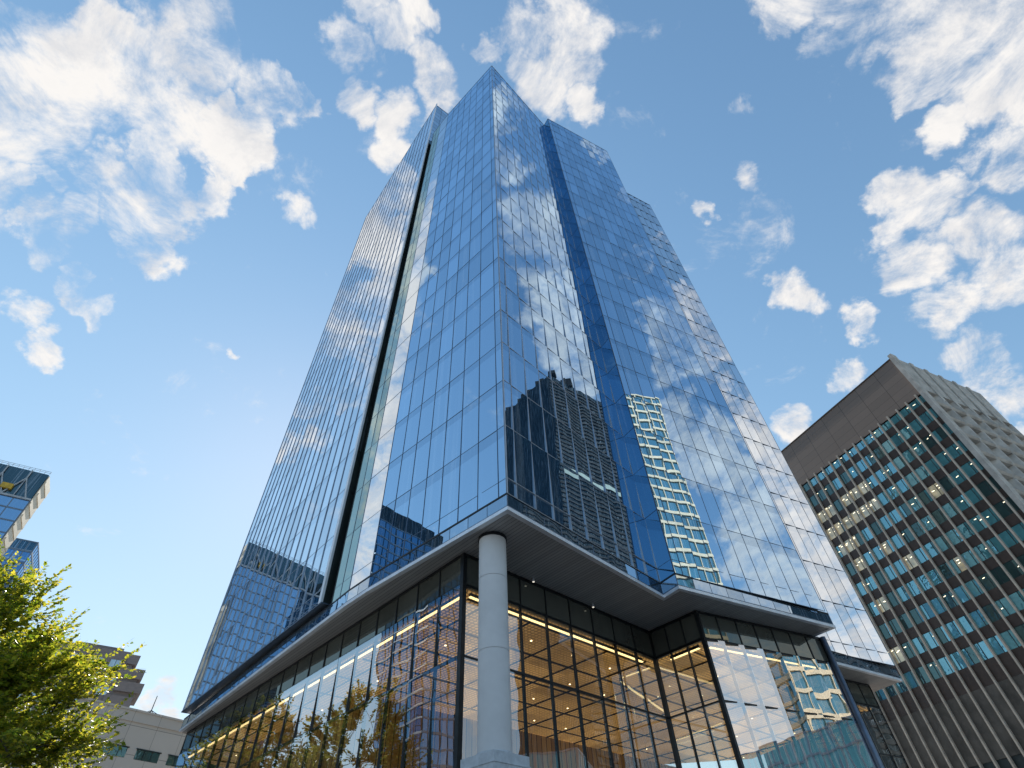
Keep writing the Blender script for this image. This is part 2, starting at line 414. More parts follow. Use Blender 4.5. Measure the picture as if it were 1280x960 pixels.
# dark grid under the ceiling, cut to the lobby outline
def inside(p, poly):
    c = False
    for i in range(len(poly)):
        a, b = poly[i - 1], poly[i]
        if (a.y > p.y) != (b.y > p.y) and p.x < (b.x - a.x) * (p.y - a.y) / (b.y - a.y) + a.x: c = not c
    return c
mb = MB()
cin = offset_poly(ceil_poly, .6); O = La * S
for ax, dz in ((0, 0), (1, .02)):
    u = V2(math.sin(math.radians(45 if ax == 0 else -45)), math.cos(math.radians(45))); w = left_n(u)
    SPC = (3.6, 3.6)[ax]
    for k in range(-20, 30):
        run = None
        for i in range(-100, 140):
            x = i * .6; p = O + u * x + w * (k * SPC + 1.1)
            ok = inside(p, cin)
            if ok and run is None: run = x
            if run is not None and (not ok or i == 139):
                if x - run > .7: mb.wallbox(O + w * (k * SPC + 1.1), u, w, run, x - .6, -.06, .06, H(.829) - .06 - dz, H(.829) - .012)
                run = None
mb.build('ceiling_grid', M['beam'], tower)
for p, q in ((L0, La), (La, Lb), (Lb, Lc), (Lc, Ld)):
    mb = MB()
    P, Q = p * S, q * S; L = (Q - P).length; u = (Q - P) / L; n = right_n(u)
    x = .9
    while x < L - 1.2:
        mb.wallbox(P, u, n, x, min(x + 1.52, L - .8), -.62, -.46, H(.829) - .25, H(.829) - .20); x += 1.55
    mb.wallbox(P, u, n, .9, L - .8, -.60, -.48, H(.829) - .19, H(.829) - .004, 1)
    mb.build('light_strip', [M['stripe_warm'], M['beam']], tower)
core_poly = [V2(-.74, 2.53) * S, V2(1.02, 4.27) * S, V2(.2, 5.05) * S, V2(-1.56, 3.31) * S]
mb = MB(); mb.prism(core_poly, 0, H(.829) - .03); mb.build('lobby_wall', M['wood'], tower)
mb = MB(); mb.prism(offset_poly(ceil_poly, .3), .02, .1); mb.build('lobby_floor', simple('pale_stone_floor', (.4, .34, .27), .25), tower)
rd = random.Random(3)
nd = 0
cand = []
for i in range(-14, 18):
    for k in range(-8, 24):
        u = V2(math.sin(math.radians(45)), math.cos(math.radians(45))); w = left_n(u)
        p = O + u * (i * 3.9 + .3) + w * (k * 3.9 - .85)
        if inside(p, offset_poly(ceil_poly, 1.2)) and not inside(p, core_poly): cand.append(p)
rd.shuffle(cand)
for p in cand[:26]:
    m = MB(); m.tube((p.x, p.y, H(.829) - .03), (p.x, p.y, H(.829) - .005), .07, seg=10); m.build('downlight', M['downlight'], tower)
# little spotlights along the head of the right lobby
for t in (.30, .62):
    P, Q = La * S, Lb * S; u = (Q - P).normalized(); n = right_n(u); p = P + u * ((Q - P).length * t) + n * .35
    m = MB(); m.tube((p.x, p.y, H(.94)), (p.x, p.y, H(.94) - .22), .06, .09, seg=10)
    o = m.build('spotlight', M['trim'], tower)
    m = MB(); m.tube((p.x, p.y, H(.94) - .225), (p.x, p.y, H(.94) - .24), .07, seg=10); m.build('lamp', M['lamp_cool'], o)

# round column on its plinth
cc = V2(-.0905, 1.5385) * S; cr = .735
mb = MB()
zc0 = H(.345); cuts = [zc0, H(.5857), H(.7974), H(.9395)]
for a, b in zip(cuts, cuts[1:]):
    mb.tube((cc.x, cc.y, a + .015), (cc.x, cc.y, b - .015), cr, seg=64, cap=False)
mb.tube((cc.x, cc.y, zc0), (cc.x, cc.y, H(.9395)), cr - .02, seg=48)
col = mb.build('column', M['concrete_col'], tower, False)
for p in col.data.polygons: p.use_smooth = len(p.vertices) == 4
mb = MB(); mb.tube((cc.x, cc.y, H(.9395) - .16), (cc.x, cc.y, H(.9395)), cr + .05, seg=48); mb.build('column_collar', M['frame_dark'], col)
mb = MB(); mb.tube((cc.x, cc.y, zc0 - .05), (cc.x, cc.y, zc0 + .08), cr + .07, cr + .05, seg=48); mb.build('column_base', M['plinth'], col)
mb = MB(); mb.box(cc.x, cc.y, (zc0 - .05) / 2, 2.0, 2.0, zc0 - .05, rot=math.radians(47)); 
mb.box(cc.x, cc.y, zc0 - .42, 2.06, 2.06, .05, rot=math.radians(47))
mb.build('plinth', M['plinth'], tower)

# emit the panes: the hundred that show largest one by one, the rest as one
def emit_panes(store, name):
    store.sort(key=lambda a: -a[0])
    rest = MB()
    for k, (sc, qs) in enumerate(store):
        if k < 100:
            m = MB()
            ids = sorted({mi for _, mi in qs})
            if len(qs) == 2:            # vision and spandrel share their middle edge: one pane
                a, b = qs; m.v = list(a[0]) + [b[0][2], b[0][3]]; m.f = [(0, 1, 2, 3), (3, 2, 4, 5)]; m.m = [ids.index(a[1]), ids.index(b[1])]
            else:
                for q, mi in qs: m.face(q, ids.index(mi))
            m.build(name, [M[GM[i]] for i in ids], tower)
        else:
            if len(qs) == 2:
                a, b = qs; i = len(rest.v); rest.v += list(a[0]) + [b[0][2], b[0][3]]; rest.f += [(i, i + 1, i + 2, i + 3), (i + 3, i + 2, i + 4, i + 5)]; rest.m += [a[1], b[1]]
            else:
                for q, mi in qs: rest.face(q, mi)
    o = rest.build(name, [M[g] for g in GM], tower); o['kind'] = 'stuff'
emit_panes(PANES, 'glass_pane'); emit_panes(LOBBY, 'lobby_pane')

# ------------------------------------------------------------------ brown office slab on the right
def unit(x, y): return V2(x, y).normalized()
RC = V2(4.198, 3.929) * S; rd_ = unit(-.443, .896); re_ = unit(.896, .443)
RH = H(4.372); RL, RW = 62.0, 26.0
slab = thing('office_slab', (RC.x, RC.y, 0), 'dark brown office slab with pale vertical fins, teal windows and a blank brown top storey', 'office building')
M['brown'] = fbm_panels('brown_metal_panel', (.170, .128, .104), (.22, .168, .138), 2.0, 1.55, (.03, .024, .02), .55)
M['spandrel'] = simple('brown_spandrel', (.066, .044, .034), .45, .1, .12, .6)
M['finstone'] = simple('pale_stone_fin', (.44, .385, .325), .7, 0, .1, 1.)
M['conc_dark'] = simple('dark_concrete', (.11, .10, .088), .85, 0, .2, .4, .01, 4)  # simply a darker concrete tone, mottled at random
M['precast'] = simple('weathered_precast', (.44, .415, .38), .85, 0, .14, .5, .01, 4)
def teal(name, tint, body, f0, lit=None, lits=0.):
    g = mat(name); geo = g.n('NewGeometry'); tc = g.n('TexCoord').outputs['Object']
    rnd = geo.outputs['Random Per Island']
    off = g.n('CombineXYZ', i_0=g.math('MULTIPLY', rnd, 37.), i_2=g.math('MULTIPLY', rnd, 11.)).outputs[0]
    ad = g.n('VectorMath', operation='ADD'); g.set(ad.inputs[0], tc); g.set(ad.inputs[1], off)
    nz = g.n('TexNoise', i_Vector=ad.outputs[0], i_Scale=.8, i_Detail=2.).outputs[0]
    lw = g.n('LayerWeight', i_Blend=.5).outputs['Facing']
    fac = g.math('MULTIPLY_ADD', g.math('POWER', lw, 3.), 1 - f0, f0)
    fac = g.math('MULTIPLY_ADD', g.math('SUBTRACT', rnd, .5), .25, fac, clamp=True)
    bn = g.n('Bump', i_Strength=1., i_Distance=.03, i_Height=nz).outputs[0]
    gl = g.n('BsdfGlossy', i_Color=c4(tint), i_Roughness=.02, i_Normal=bn)
    di = g.n('BsdfPrincipled', i_Base_Color=g.mix(nz, tuple(b * .5 for b in body), tuple(b * 1.5 for b in body)), i_Roughness=.6)
    if lit:
        n2 = g.n('TexNoise', i_Vector=ad.outputs[0], i_Scale=.7, i_Detail=2.).outputs[0]
        msk = g.ramp(n2, [(.30, (.14, .14, .14)), (.75, (.62, .62, .62))])
        g.set(di.inputs['Emission Color'], c4(lit)); g.set(di.inputs['Emission Strength'], g.math('MULTIPLY', msk, lits))
    mx = g.n('MixShader', i_0=fac); g.set(mx.inputs[1], di.outputs[0]); g.set(mx.inputs[2], gl.outputs[0])
    return g.out(mx)
M['teal'] = teal('teal_window', (.36, .62, .68), (.11, .40, .43), .50)
M['teal_dark'] = teal('dark_green_window', (.22, .34, .32), (.02, .06, .055), .36)
M['teal_lit'] = teal('lit_window', (.30, .45, .45), (.02, .05, .045), .28, (1., .84, .52), .5)
M['wframe'] = simple('dark_window_frame', (.02, .03, .033), .5)
mb = MB(); body = [RC, RC + re_ * RW, RC + re_ * RW + rd_ * RL, RC + rd_ * RL]
mb.prism(offset_poly(body, .75), 0, RH - .5); mb.build('body', M['core'], slab)
uf, nf = -rd_, right_n(-rd_)     # along the broad face towards the corner
if nf.dot(RC) > 0: nf = -nf
ROW0 = .6481 * 5.75; DR = .0376 * 5.75
zwin0 = H(ROW0)
mb = MB(); mb.wallbox(RC, rd_, nf, .42, RL, -.7, 0, H(3.822), RH); mb.build('top_storey', M['brown'], slab)
mb = MB(); mb.wallbox(RC, rd_, nf, -.1, RL, -.9, .12, RH, RH + .22); mb.build('coping', M['spandrel'], slab)
rows = [(H(ROW0), H(3.815))] + [(H(ROW0 - DR * k), H(ROW0 - DR * k + .130)) for k in range(1, 11)]
ts = [.42] + [1.18 + 1.97 * k for k in range(31)]
for k, (a, b) in enumerate(rows):
    nxt = rows[k + 1][1] if k + 1 < len(rows) else H(1.40)
    mb = MB(); mb.wallbox(RC, rd_, nf, .42, RL, -.7, -.10, nxt, a); mb.build('spandrel', M['spandrel'], slab)
mb = MB(); mb.wallbox(RC, rd_, nf, .42, RL, -.7, -.10, H(.95), H(1.40) - .01); mb.build('concrete_band', M['conc_dark'], slab)
mb = MB(); mb.wallbox(RC, rd_, nf, .42, RL, -.7, -.2, 0, H(.95) - .01); mb.build('ground_storey', M['wframe'], slab)
for k, t in enumerate(ts[1:]):
    mb = MB(); mb.wallbox(RC, rd_, nf, t - .12, t + .12, -.65, .30, 0 if k % 4 == 0 else H(.6), H(3.845)); mb.build('fin', M['finstone'], slab)
wins = []
rw = random.Random(11)
for k, (a, b) in enumerate(rows):
    for t0, t1 in zip(ts, ts[1:]):
        q = RC + rd_ * ((t0 + t1) / 2); sc = 1 / (q.length_squared + a * a)
        wins.append((sc, k, t0 + (.1 if t0 > .5 else 0), t1 - .1, a, b))
# windows out of frame to the right or behind the tower go last
def seen(w):
    q = RC + rd_ * ((w[2] + w[3]) / 2) + V2(0, 0); P = Vector((q.x, q.y, (w[4] + w[5]) / 2 - EYE))
    r = Vector((1, 0, 0)); f = Vector((0, math.cos(PITCH), math.sin(PITCH))); up = Vector((0, -math.sin(PITCH), math.cos(PITCH)))
    x, y = P.x / P.dot(f), P.dot(up) / P.dot(f)
    return x < .97 and math.degrees(math.atan2(q.x, q.y)) > 31.5
wins.sort(key=lambda w: (not seen(w), -w[0]))
rest = MB(); WM = [M['teal'], M['teal_dark'], M['teal_lit'], M['wframe'], emit('office_ceiling_light', (1., .88, .62), 1.5)]
dark_rows = {}
for i, (sc, k, t0, t1, a, b) in enumerate(wins):
    tm = (t0 + t1) / 2
    r = rw.random()
    if k == 0: mi = 0 if r < .8 else 1
    elif tm > 17 and 2 <= k <= 6: mi = 2 if r < .48 else (1 if r < .75 else 0)
    elif tm > 22: mi = 1 if r < .7 else (2 if r < .85 else 0)
    else: mi = 2 if r < .06 else (1 if r < .10 + .045 * k else 0)
    m = MB() if i < 100 else rest
    sp_ = t0 + (t1 - t0) * rw.choice((.3, .36, .64))
    for x0, x1 in ((t0, sp_ - .04), (sp_ + .04, t1)):
        mj = mi if rw.random() < .8 else rw.choice((0, 1))
        tilt = rw.gauss(0, .008)
        P0, P1 = RC + rd_ * x1 + nf * (-.15 - tilt), RC + rd_ * x0 + nf * (-.15 + tilt)
        m.face([(P0.x, P0.y, a), (P1.x, P1.y, a), (P1.x, P1.y, b), (P0.x, P0.y, b)], mj)
        for _ in range((rw.choice((1, 2, 2)) if mj == 2 else (1 if rw.random() < .16 else 0)) if x1 - x0 > .3 else 0):
            lw_ = min(rw.uniform(.22, .5), (x1 - x0) * .6); xa = rw.uniform(x0 + .05, x1 - .05 - lw_); za = a + (b - a) * rw.uniform(.45, .86); sl_ = rw.uniform(-.06, .06)
            q_ = [RC + rd_ * (xa + lw_) + nf * -.135, RC + rd_ * xa + nf * -.135]
            m.face([(q_[0].x, q_[0].y, za), (q_[1].x, q_[1].y, za + sl_), (q_[1].x, q_[1].y, za + sl_ + .11), (q_[0].x, q_[0].y, za + .09)], 4)
    m.wallbox(RC, rd_, nf, sp_ - .045, sp_ + .045, -.40, -.11, a + .005, b - .005, 3)
    m.wallbox(RC, rd_, nf, t0 + .01, t1 - .01, -.40, -.125, b - .07, b - .004, 3)
    if i < 100: m.build('window', WM, slab)
o = rest.build('window', WM, slab); o['kind'] = 'stuff'
# narrow end: corner pier, precast hoods with slit windows
ne = right_n(re_)
if ne.dot(RC) > 0: ne = -ne
mb = MB()
mb.prism([RC + nf * .22 + ne * .30, RC + ne * .30 + re_ * 1.25, RC + re_ * 1.25 + rd_ * .40, RC + nf * .22 + rd_ * .40], 0, RH + .9)
mb.build('corner_pier', M['precast'], slab)
mb = MB(); mb.wallbox(RC, re_, ne, 1.25, RW, -.7, -.02, H(3.90), RH + .6); 
for k in range(1, 6): mb.wallbox(RC, re_, ne, 1.25 + (RW - 1.25) * k / 6 - .5, 1.25 + (RW - 1.25) * k / 6 + .4, -.5, .22, H(3.80), RH + .62)
mb.build('end_parapet', M['precast'], slab)
hood = MB()
nb = 6; bw = (RW - 1.25) / nb; rh = DR * S
zr = H(3.90); kr = 0
while zr - rh > 8:
    z1, z0 = zr, zr - rh
    for b_ in range(nb):
        x0, x1 = 1.25 + bw * b_, 1.25 + bw * (b_ + 1)
        sh = .35 if (kr + b_) % 2 else -.15
        o_ = [(x0, z0, .0), (x1, z0, .0), (x1, z1, .0), (x0, z1, .0)]
        i_ = [(x0 + .9 + sh, z0 + .6, -1.0), (x1 - 1.4 + sh, z0 + .4, -1.0), (x1 - 1.4 + sh, z1 - .3, -1.0), (x0 + .9 + sh, z1 - .4, -1.0)]
        mids = [(x0 + .28, z0 + .45, .34), (x1 - .5, z0 + .3, .34), (x1 - .35, z1 - .2, .16), (x0 + .3, z1 - .3, .16)]
        def W3(t): p = RC + re_ * t[0] + ne * t[2]; return (p.x, p.y, t[1])
        for ra, rb in ((o_, mids), (mids, i_)):
            for j in range(4):
                jj = (j + 1) % 4; hood.face([W3(ra[j]), W3(ra[jj]), W3(rb[jj]), W3(rb[j])])
        if zr > H(1.9):
            m = MB(); m.face([W3(p) for p in i_]); m.build('slit_window', M['teal_dark'], slab)
        else: hood.face([W3(p) for p in i_])
    zr = z0; kr += 1
hood.build('precast_facade', M['precast'], slab)

# ------------------------------------------------------------------ far buildings (general builder)
def banded(root, poly, ztop, fh, mglass, mband, band_h, crown=0., mcrown=None, piers=0., mpier=None, z0=0., proud=.25):
    """a building whose storeys read as glass with projecting slab bands"""
    m = MB(); m.prism(poly, z0, ztop - crown); m.build('body', mglass, root)
    out = offset_poly(poly, -proud)
    m = MB(); z = ztop - crown - fh
    m.prism(out, ztop - crown - band_h * .6, ztop - crown + .01)
    while z > max(z0, 2):
        m.prism(out, z, z + band_h); z -= fh
    m.build('floor_band', mband, root)
    if crown:
        m = MB(); m.prism(offset_poly(poly, .15), ztop - crown + .012, ztop); m.build('crown', mcrown, root)
    if piers:
        m = MB()
        for i in range(len(poly)):
            a, b = poly[i], poly[(i + 1) % len(poly)]; L = (b - a).length; u = (b - a) / L; n = right_n(u)
            k = max(1, round(L / piers))
            for j in range(k + 1): m.wallbox(a, u, n, L * j / k - .16, L * j / k + .16, -.1, proud - .03, z0, ztop - crown)
        m.build('pier', mpier, root)
def ccw(poly):
    a = sum(p.x * q.y - q.x * p.y for p, q in zip(poly, poly[1:] + poly[:1]))
    return poly if a > 0 else poly[::-1]

M['t1_glass'] = office_glass('far_blue_glass', (.40, .64, .92), (.02, .07, .14), .55, 1., ivar=.25)
M['t1_crown'] = office_glass('far_crown_louvre', (.20, .32, .38), (.02, .04, .05), .30, .8)
M['grey_band'] = simple('grey_blue_band', (.16, .21, .27), .5, .3)
M['cream'] = simple('cream_cladding', (.62, .53, .40), .7, 0, .08, .3)
M['white_steel'] = simple('white_steel', (.42, .45, .47), .5)
M['yellow'] = simple('yellow_paint', (.6, .38, .03), .5)
# left glass tower with a braced crown
T1 = V2(-9.32, 8.17) * S; fdir = unit(-.85, -.53); bdir = unit(-.53, .85)
t1h = H(6.97)
t1 = thing('corner_tower', (T1.x, T1.y, 0), 'blue glass tower at the left edge with white braces in its dark crown', 'skyscraper')
poly = ccw([T1, T1 + fdir * 39, T1 + fdir * 39 + bdir * 10, T1 + bdir * 10])
banded(t1, poly, t1h, 4.1, M['t1_glass'], M['grey_band'], .5, 10.3, M['t1_crown'], 4.3, M['grey_band'], proud=.05)
nfr = right_n(-fdir)
if nfr.dot(T1) > 0: nfr = -nfr
m = MB()
for k in range(6):
    x = 3.3 + k * 6.6; P = T1 + nfr * .35
    def p3(xx, z): q = P + fdir * xx; return (q.x, q.y, z)
    zt, zb = t1h - 3.2, t1h - 10.1
    m.tube(p3(x + 1.5, zt), p3(x - 1.8, zb), .22, seg=6); m.tube(p3(x + 1.5, zt), p3(x + 4.8, zb), .22, seg=6)
    m.tube(p3(x + 1.5, t1h), p3(x + 1.5, zt), .22, seg=6); m.tube(p3(x + 1.5, zt), p3(x + 1.5, zb), .13, seg=6)
m.wallbox(T1, fdir, nfr, 0, 39, .1, .5, t1h - 10.6, t1h - 10.0)
m.build('brace', M['white_steel'], t1)
m = MB(); m.wallbox(T1, fdir, nfr, 6.4, 9.4, -.1, .9, t1h - 8.4, t1h - 6.6); m.build('hoist', M['yellow'], t1)
m = MB()
for z in (.55, 1.1): m.wallbox(T1, fdir, nfr, 0, 39, -.05, .03, t1h + z - .04, t1h + z + .04)
for k in range(27): m.wallbox(T1, fdir, nfr, k * 1.5 - .05, k * 1.5 + .05, -.06, .02, t1h, t1h + 1.15)
m.build('roof_railing', M['grey_band'], t1)
nb_ = right_n(bdir)
if nb_.dot(fdir) > 0: nb_ = -nb_
m = MB(); m.wallbox(T1, bdir, nb_, .3, 9.8, .0, .25, 0, t1h - .3); m.build('side_wall', M['cream'], t1)
m = MB(); z = t1h - 3.4; k = 0
while z > 20:
    m.wallbox(T1, bdir, nb_, .5 + (k % 2) * .9, 9.5, .2, .45, z, z + 1.0); z -= 4.1; k += 1
m.build('balcony', M['cream'], t1)
# lower blue block beside it
T2 = V2(-9.86, 9.39) * S; t2h = H(.457 * 13.62)
t2 = thing('lower_tower', (T2.x, T2.y, 0), 'lower blue glass block just right of the braced tower, partly behind the tree', 'office building')
poly = ccw([T2, T2 + fdir * 28, T2 + fdir * 28 + bdir * 20, T2 + bdir * 20])
banded(t2, poly, t2h, 4.1, M['t1_glass'], M['grey_band'], .7, 0, None, 2.4, M['grey_band'], proud=.12)

# brick block with staggered bays
M['brick'] = fbm_panels('purple_brown_brick', (.21, .18, .172), (.28, .24, .228), .9, .32, (.25, .22, .21), .85, jw=.03)
M['pane_grey'] = office_glass('grey_window', (.75, .82, .85), (.10, .13, .14), .45, 1.)
az0 = math.radians(-36); v_ = V2(math.sin(az0), math.cos(az0)); r_ = V2(v_.y, -v_.x)
BD = 10 * S; bo = v_ * BD
brick = thing('brick_block', (bo.x, bo.y, 0), 'purple brown brick block with stepped out corner bays rising behind the tree', 'building')
def bx(az): return BD * math.tan(math.radians(az + 36))
m = MB(); m.wallbox(bo, r_, -v_, bx(-43), bx(-35.9), -18, 0, 0, EYE + .337 * BD); m.wallbox(bo, r_, -v_, bx(-40), bx(-36.6), -15, -1, EYE + .337 * BD, EYE + .342 * BD); m.build('body', M['brick'], brick)
zt = EYE + .333 * BD
for k in range(16):
    rt = [-35.2, -34.4, -34.05, -34.45, -34.05][k] if k < 5 else (-34.1 if k % 2 else -34.5)
    hgt = 2.15
    m = MB(); m.wallbox(bo, r_, -v_, bx(-35.9) - .4 - (k % 2) * 1.2, bx(rt), -9, .75 + .15 * (k % 3), zt - hgt, zt); m.build('bay_parapet', M['brick'], brick)
    m = MB(); m.wallbox(bo, r_, -v_, bx(-35.9) - .3, bx(rt) - .9, -8, .2, zt - 3.06, zt - hgt - .004); m.build('bay_wall', M['brick'], brick)
    for j in range(5):
        x = bx(-35.95) - 1.3 - j * 4.1 + (k % 2) * .6
        m = MB(); m.wallbox(bo, r_, -v_, x - 2.3, x, -.3, .06, zt - 3.2, zt - 1.55)
        w_ = m.build('window', M['pane_grey'], brick)
        m = MB(); m.wallbox(bo, r_, -v_, x - 1.2, x - 1.1, .062, .1, zt - 3.19, zt - 1.56); m.build('frame', M['wframe'], w_)
    zt -= 3.06
    if zt < 14: break

# low concrete building with a roof mast
M['conc'] = fbm_panels('pale_concrete_panel', (.58, .53, .475), (.66, .61, .55), 6.3, 3.9, (.22, .2, .18), .85, jw=.07)
CD_ = 7 * S
pA, pB = V2(math.sin(math.radians(-38)), math.cos(math.radians(-38))) * (CD_ * .98), V2(math.sin(math.radians(-26)), math.cos(math.radians(-26))) * (CD_ * 1.07)
uc = (pB - pA).normalized(); nc = right_n(uc)
Lc_ = (pB - pA).length; ch = EYE + .265 * CD_
conc = thing('concrete_building', (pA.x, pA.y, 0), 'low pale concrete building with dark ribbon windows between the tree and the tower', 'building')
m = MB(); m.wallbox(pA, uc, nc, 0, Lc_, -20, 0, 0, ch); m.build('body', M['conc'], conc)
m = MB(); m.wallbox(pA, uc, nc, -.1, Lc_, -.8, .18, ch - 1.5, ch - 1.3); m.wallbox(pA, uc, nc, -.1, Lc_, -.6, .14, ch, ch + .3); m.build('ledge', M['conc'], conc)
for r in range(5):
    zz = ch - 6.4 - r * 4.4
    for k in range(5):
        x0 = .9 + k * 5.4
        if zz < 2: continue
        m = MB(); m.wallbox(pA, uc, nc, x0, x0 + 3.9, -.3, .03, zz, zz + 1.35)
        o = m.build('ribbon_window', M['teal_dark'], conc)
        m = MB()
        for j in (1, 2): m.wallbox(pA, uc, nc, x0 + 1.3 * j - .05, x0 + 1.3 * j + .05, .032, .09, zz, zz + 1.35)
        m.wallbox(pA, uc, nc, x0 - .15, x0 + 4.05, -.1, .16, zz + 1.36, zz + 1.5); m.build('frame', M['wframe'], o)
mp_ = at_d(187.5, 892.5, 7.12); mt_ = at_d(198, 870, 7.12)
m = MB(); mz = ch; m.tube((mp_.x, mp_.y, ch - .5), (mp_.x, mp_.y, mt_.z), .09, .06, seg=6)
for a_ in range(5): m.tube((mp_.x, mp_.y, ch + .8), (mp_.x + 1.2 * math.cos(a_ * 1.26), mp_.y + 1.2 * math.sin(a_ * 1.26), ch + .2), .05, seg=5)
m.build('mast', M['wframe'], conc)

# ------------------------------------------------------------------ buildings seen only in the reflections
def refl(px, P, Q, bias=0., lean=0.):
    """where the sight line through a pixel meets a facade and which way it goes on from there"""
    u = (Q - P).normalized(); d = ray(*px).normalized()
    n2 = right_n(u); b = math.radians(bias); n2 = V2(n2.x * math.cos(b) + n2.y * math.sin(b), -n2.x * math.sin(b) + n2.y * math.cos(b))
    n = Vector((n2.x * math.cos(math.radians(lean)), n2.y * math.cos(math.radians(lean)), -math.sin(math.radians(lean))))
    nn = right_n(u); t = V2(P.x, P.y).dot(nn) / (d.x * nn.x + d.y * nn.y)
    hit = d * t; r = d - 2 * d.dot(n) * n
    return hit, r
def rpt(px, P, Q, dist, bias=0., lean=0.):
    h, r = refl(px, P, Q, bias, lean); k = dist / math.hypot(r.x, r.y)
    p = h + r * k; return Vector((p.x * S, p.y * S, p.z * S + EYE))
def rpt_z(px, P, Q, z, bias=0., lean=0.):
    h, r = refl(px, P, Q, bias, lean); k = ((z - EYE) / S - h.z) / r.z
    p = h + r * k; return V2(p.x * S, p.y * S)
M['black_glass'] = office_glass('black_glass', (.09, .12, .13), (.008, .012, .014), .22, .8, ivar=.2)
M['slate_band'] = simple('slate_band', (.030, .034, .038), .8, 0, .3, .15, spec=.1)
# dark tower
ab = dict(bias=1.9, lean=1.2)
c1 = rpt((686, 464), A, B, 23, **ab); zt = c1.z; c1 = V2(c1.x, c1.y)
c0 = rpt_z((630, 516), A, B, zt, **ab); c2 = rpt_z((772, 515), A, B, zt, **ab)
dt = thing('dark_tower', (c1.x, c1.y, 0), 'very tall near black tower mirrored in the glass beside the front corner, above the canopy', 'skyscraper')
bk = (c0 - c1) + (c2 - c1)
e2 = (c2 - c1).normalized(); c2x = c1 + e2 * ((c2 - c1).length * 1.25)
poly = ccw([c0, c1, c2x, c2x + (c0 - c1)])
m = MB(); m.prism(poly, 0, zt - 3); m.build('body', M['black_glass'], dt)
poly_o = offset_poly(poly, -.6)
m = MB(); z = zt - 11
def band_sides(m, poly, a, b, z0, z1, d):
    P, Q = a, b; u = (Q - P).normalized(); n = right_n(u)
    m.wallbox(P, u, n, 0, (Q - P).length, -.1, d, z0, z1)
ia, ib = (c1, c2x)
cen = sum(poly, V2(0, 0)) / 4
if right_n((ib - ia).normalized()).dot(cen - ia) > 0: ia, ib = ib, ia
while z > 60:
    band_sides(m, poly, ia, ib, z, z + 1.7 + random.uniform(-.6, .9), .8); z -= 5.0
m.build('floor_band', M['slate_band'], dt)
m = MB(); m.prism(offset_poly(poly, 2.), zt - 3, zt)
rr = random.Random(5)
for k in range(16):
    a_ = rr.random(); p = c0 + (c1 - c0) * a_ + (cen - c0) * .1 if k < 9 else c1 + (c2x - c1) * a_ + (cen - c1) * .08
    m.box(p.x, p.y, zt + 1.5, rr.uniform(4, 12), rr.uniform(4, 9), rr.uniform(4, 12), rot=.3)
m.build('crown', M['slate_band'], dt)
m = MB()
for zz in (.52, .70, .36):
    u = (ib - ia).normalized(); m.wallbox(ia, u, right_n(u), 6, (ib - ia).length * .95, .1, .9, zt * zz, zt * zz + 4.5)
m.build('lit_storey', teal('lit_storey', (.4, .5, .45), (.2, .24, .2), .2, (.75, .85, .62), .28), dt)
# cream tower
k0 = rpt((775, 489), C_, D, 9., .9); zt = k0.z; k0 = V2(k0.x, k0.y); k1 = rpt_z((822, 499), C_, D, zt, .9)
ex = (k0 - k1).normalized(); k0 = k0 + ex * 1.0
vin = right_n(ex);
if vin.dot(k1) < 0: vin = -vin
ct = thing('cream_tower', (k1.x, k1.y, 0), 'slender cream and glass tower mirrored as a pale banded strip right of the dark reflection', 'skyscraper')
poly = ccw([k0, k1, k1 + vin * 11, k0 + vin * 11])
M['ct_glass'] = office_glass('cream_tower_glass', (.35, .62, .72), (.05, .13, .17), .35, .9, ivar=.3)
M['cream2'] = simple('cream_slab', (.56, .47, .34), .7, 0, .06)
banded(ct, poly, zt, 5.7, M['ct_glass'], M['cream2'], 1.2, 0, None, 4.4, M['cream2'], proud=.55)
# blue block seen in the front left face
q1 = rpt((479, 630), G, A, 10.); zt = q1.z; q1 = V2(q1.x, q1.y); q2 = rpt_z((546, 666), G, A, zt); q0 = q1 + (q1 - q2).orthogonal().normalized() * 30
if (q0).length < q1.length: q0 = q1 - (q1 - q2).orthogonal().normalized() * 30
bb = thing('blue_block', (q1.x, q1.y, 0), 'blue glass block with a dark roof storey mirrored above the canopy left of the column', 'office building')
poly = ccw([q1, q2, q2 + (q0 - q1), q0])
M['bb_glass'] = office_glass('blue_block_glass', (.22, .42, .66), (.01, .06, .12), .5, 1., ivar=.3)
banded(bb, poly, zt, 4.2, M['bb_glass'], M['grey_band'], .6, 7.5, M['black_glass'], 3.2, M['black_glass'], proud=.2)
# teal block low in the right lobby glass
g1 = rpt((905, 950), Lc, Ld, 5., bias=6.5); zt = g1.z; g1 = V2(g1.x, g1.y); g2 = rpt_z((1022, 908), Lc, Ld, zt, bias=6.5)
g3 = g1 + (g2 - g1) * 1.9; go = (g2 - g1).orthogonal().normalized() * 16
if (g1 + go).length < g1.length: go = -go
tb_ = thing('teal_block', (g1.x, g1.y, 0), 'low teal glass building mirrored along the foot of the right lobby windows', 'building')
M['tb_glass'] = office_glass('teal_block_glass', (.30, .58, .62), (.02, .13, .15), .35, 1., ivar=.3)
banded(tb_, ccw([g1 - (g2 - g1) * 1.5, g3, g3 + go, g1 - (g2 - g1) * 1.5 + go]), zt, 3.4, M['tb_glass'], M['grey_band'], .3, 0, None, 1.5, M['grey_band'], proud=.1)

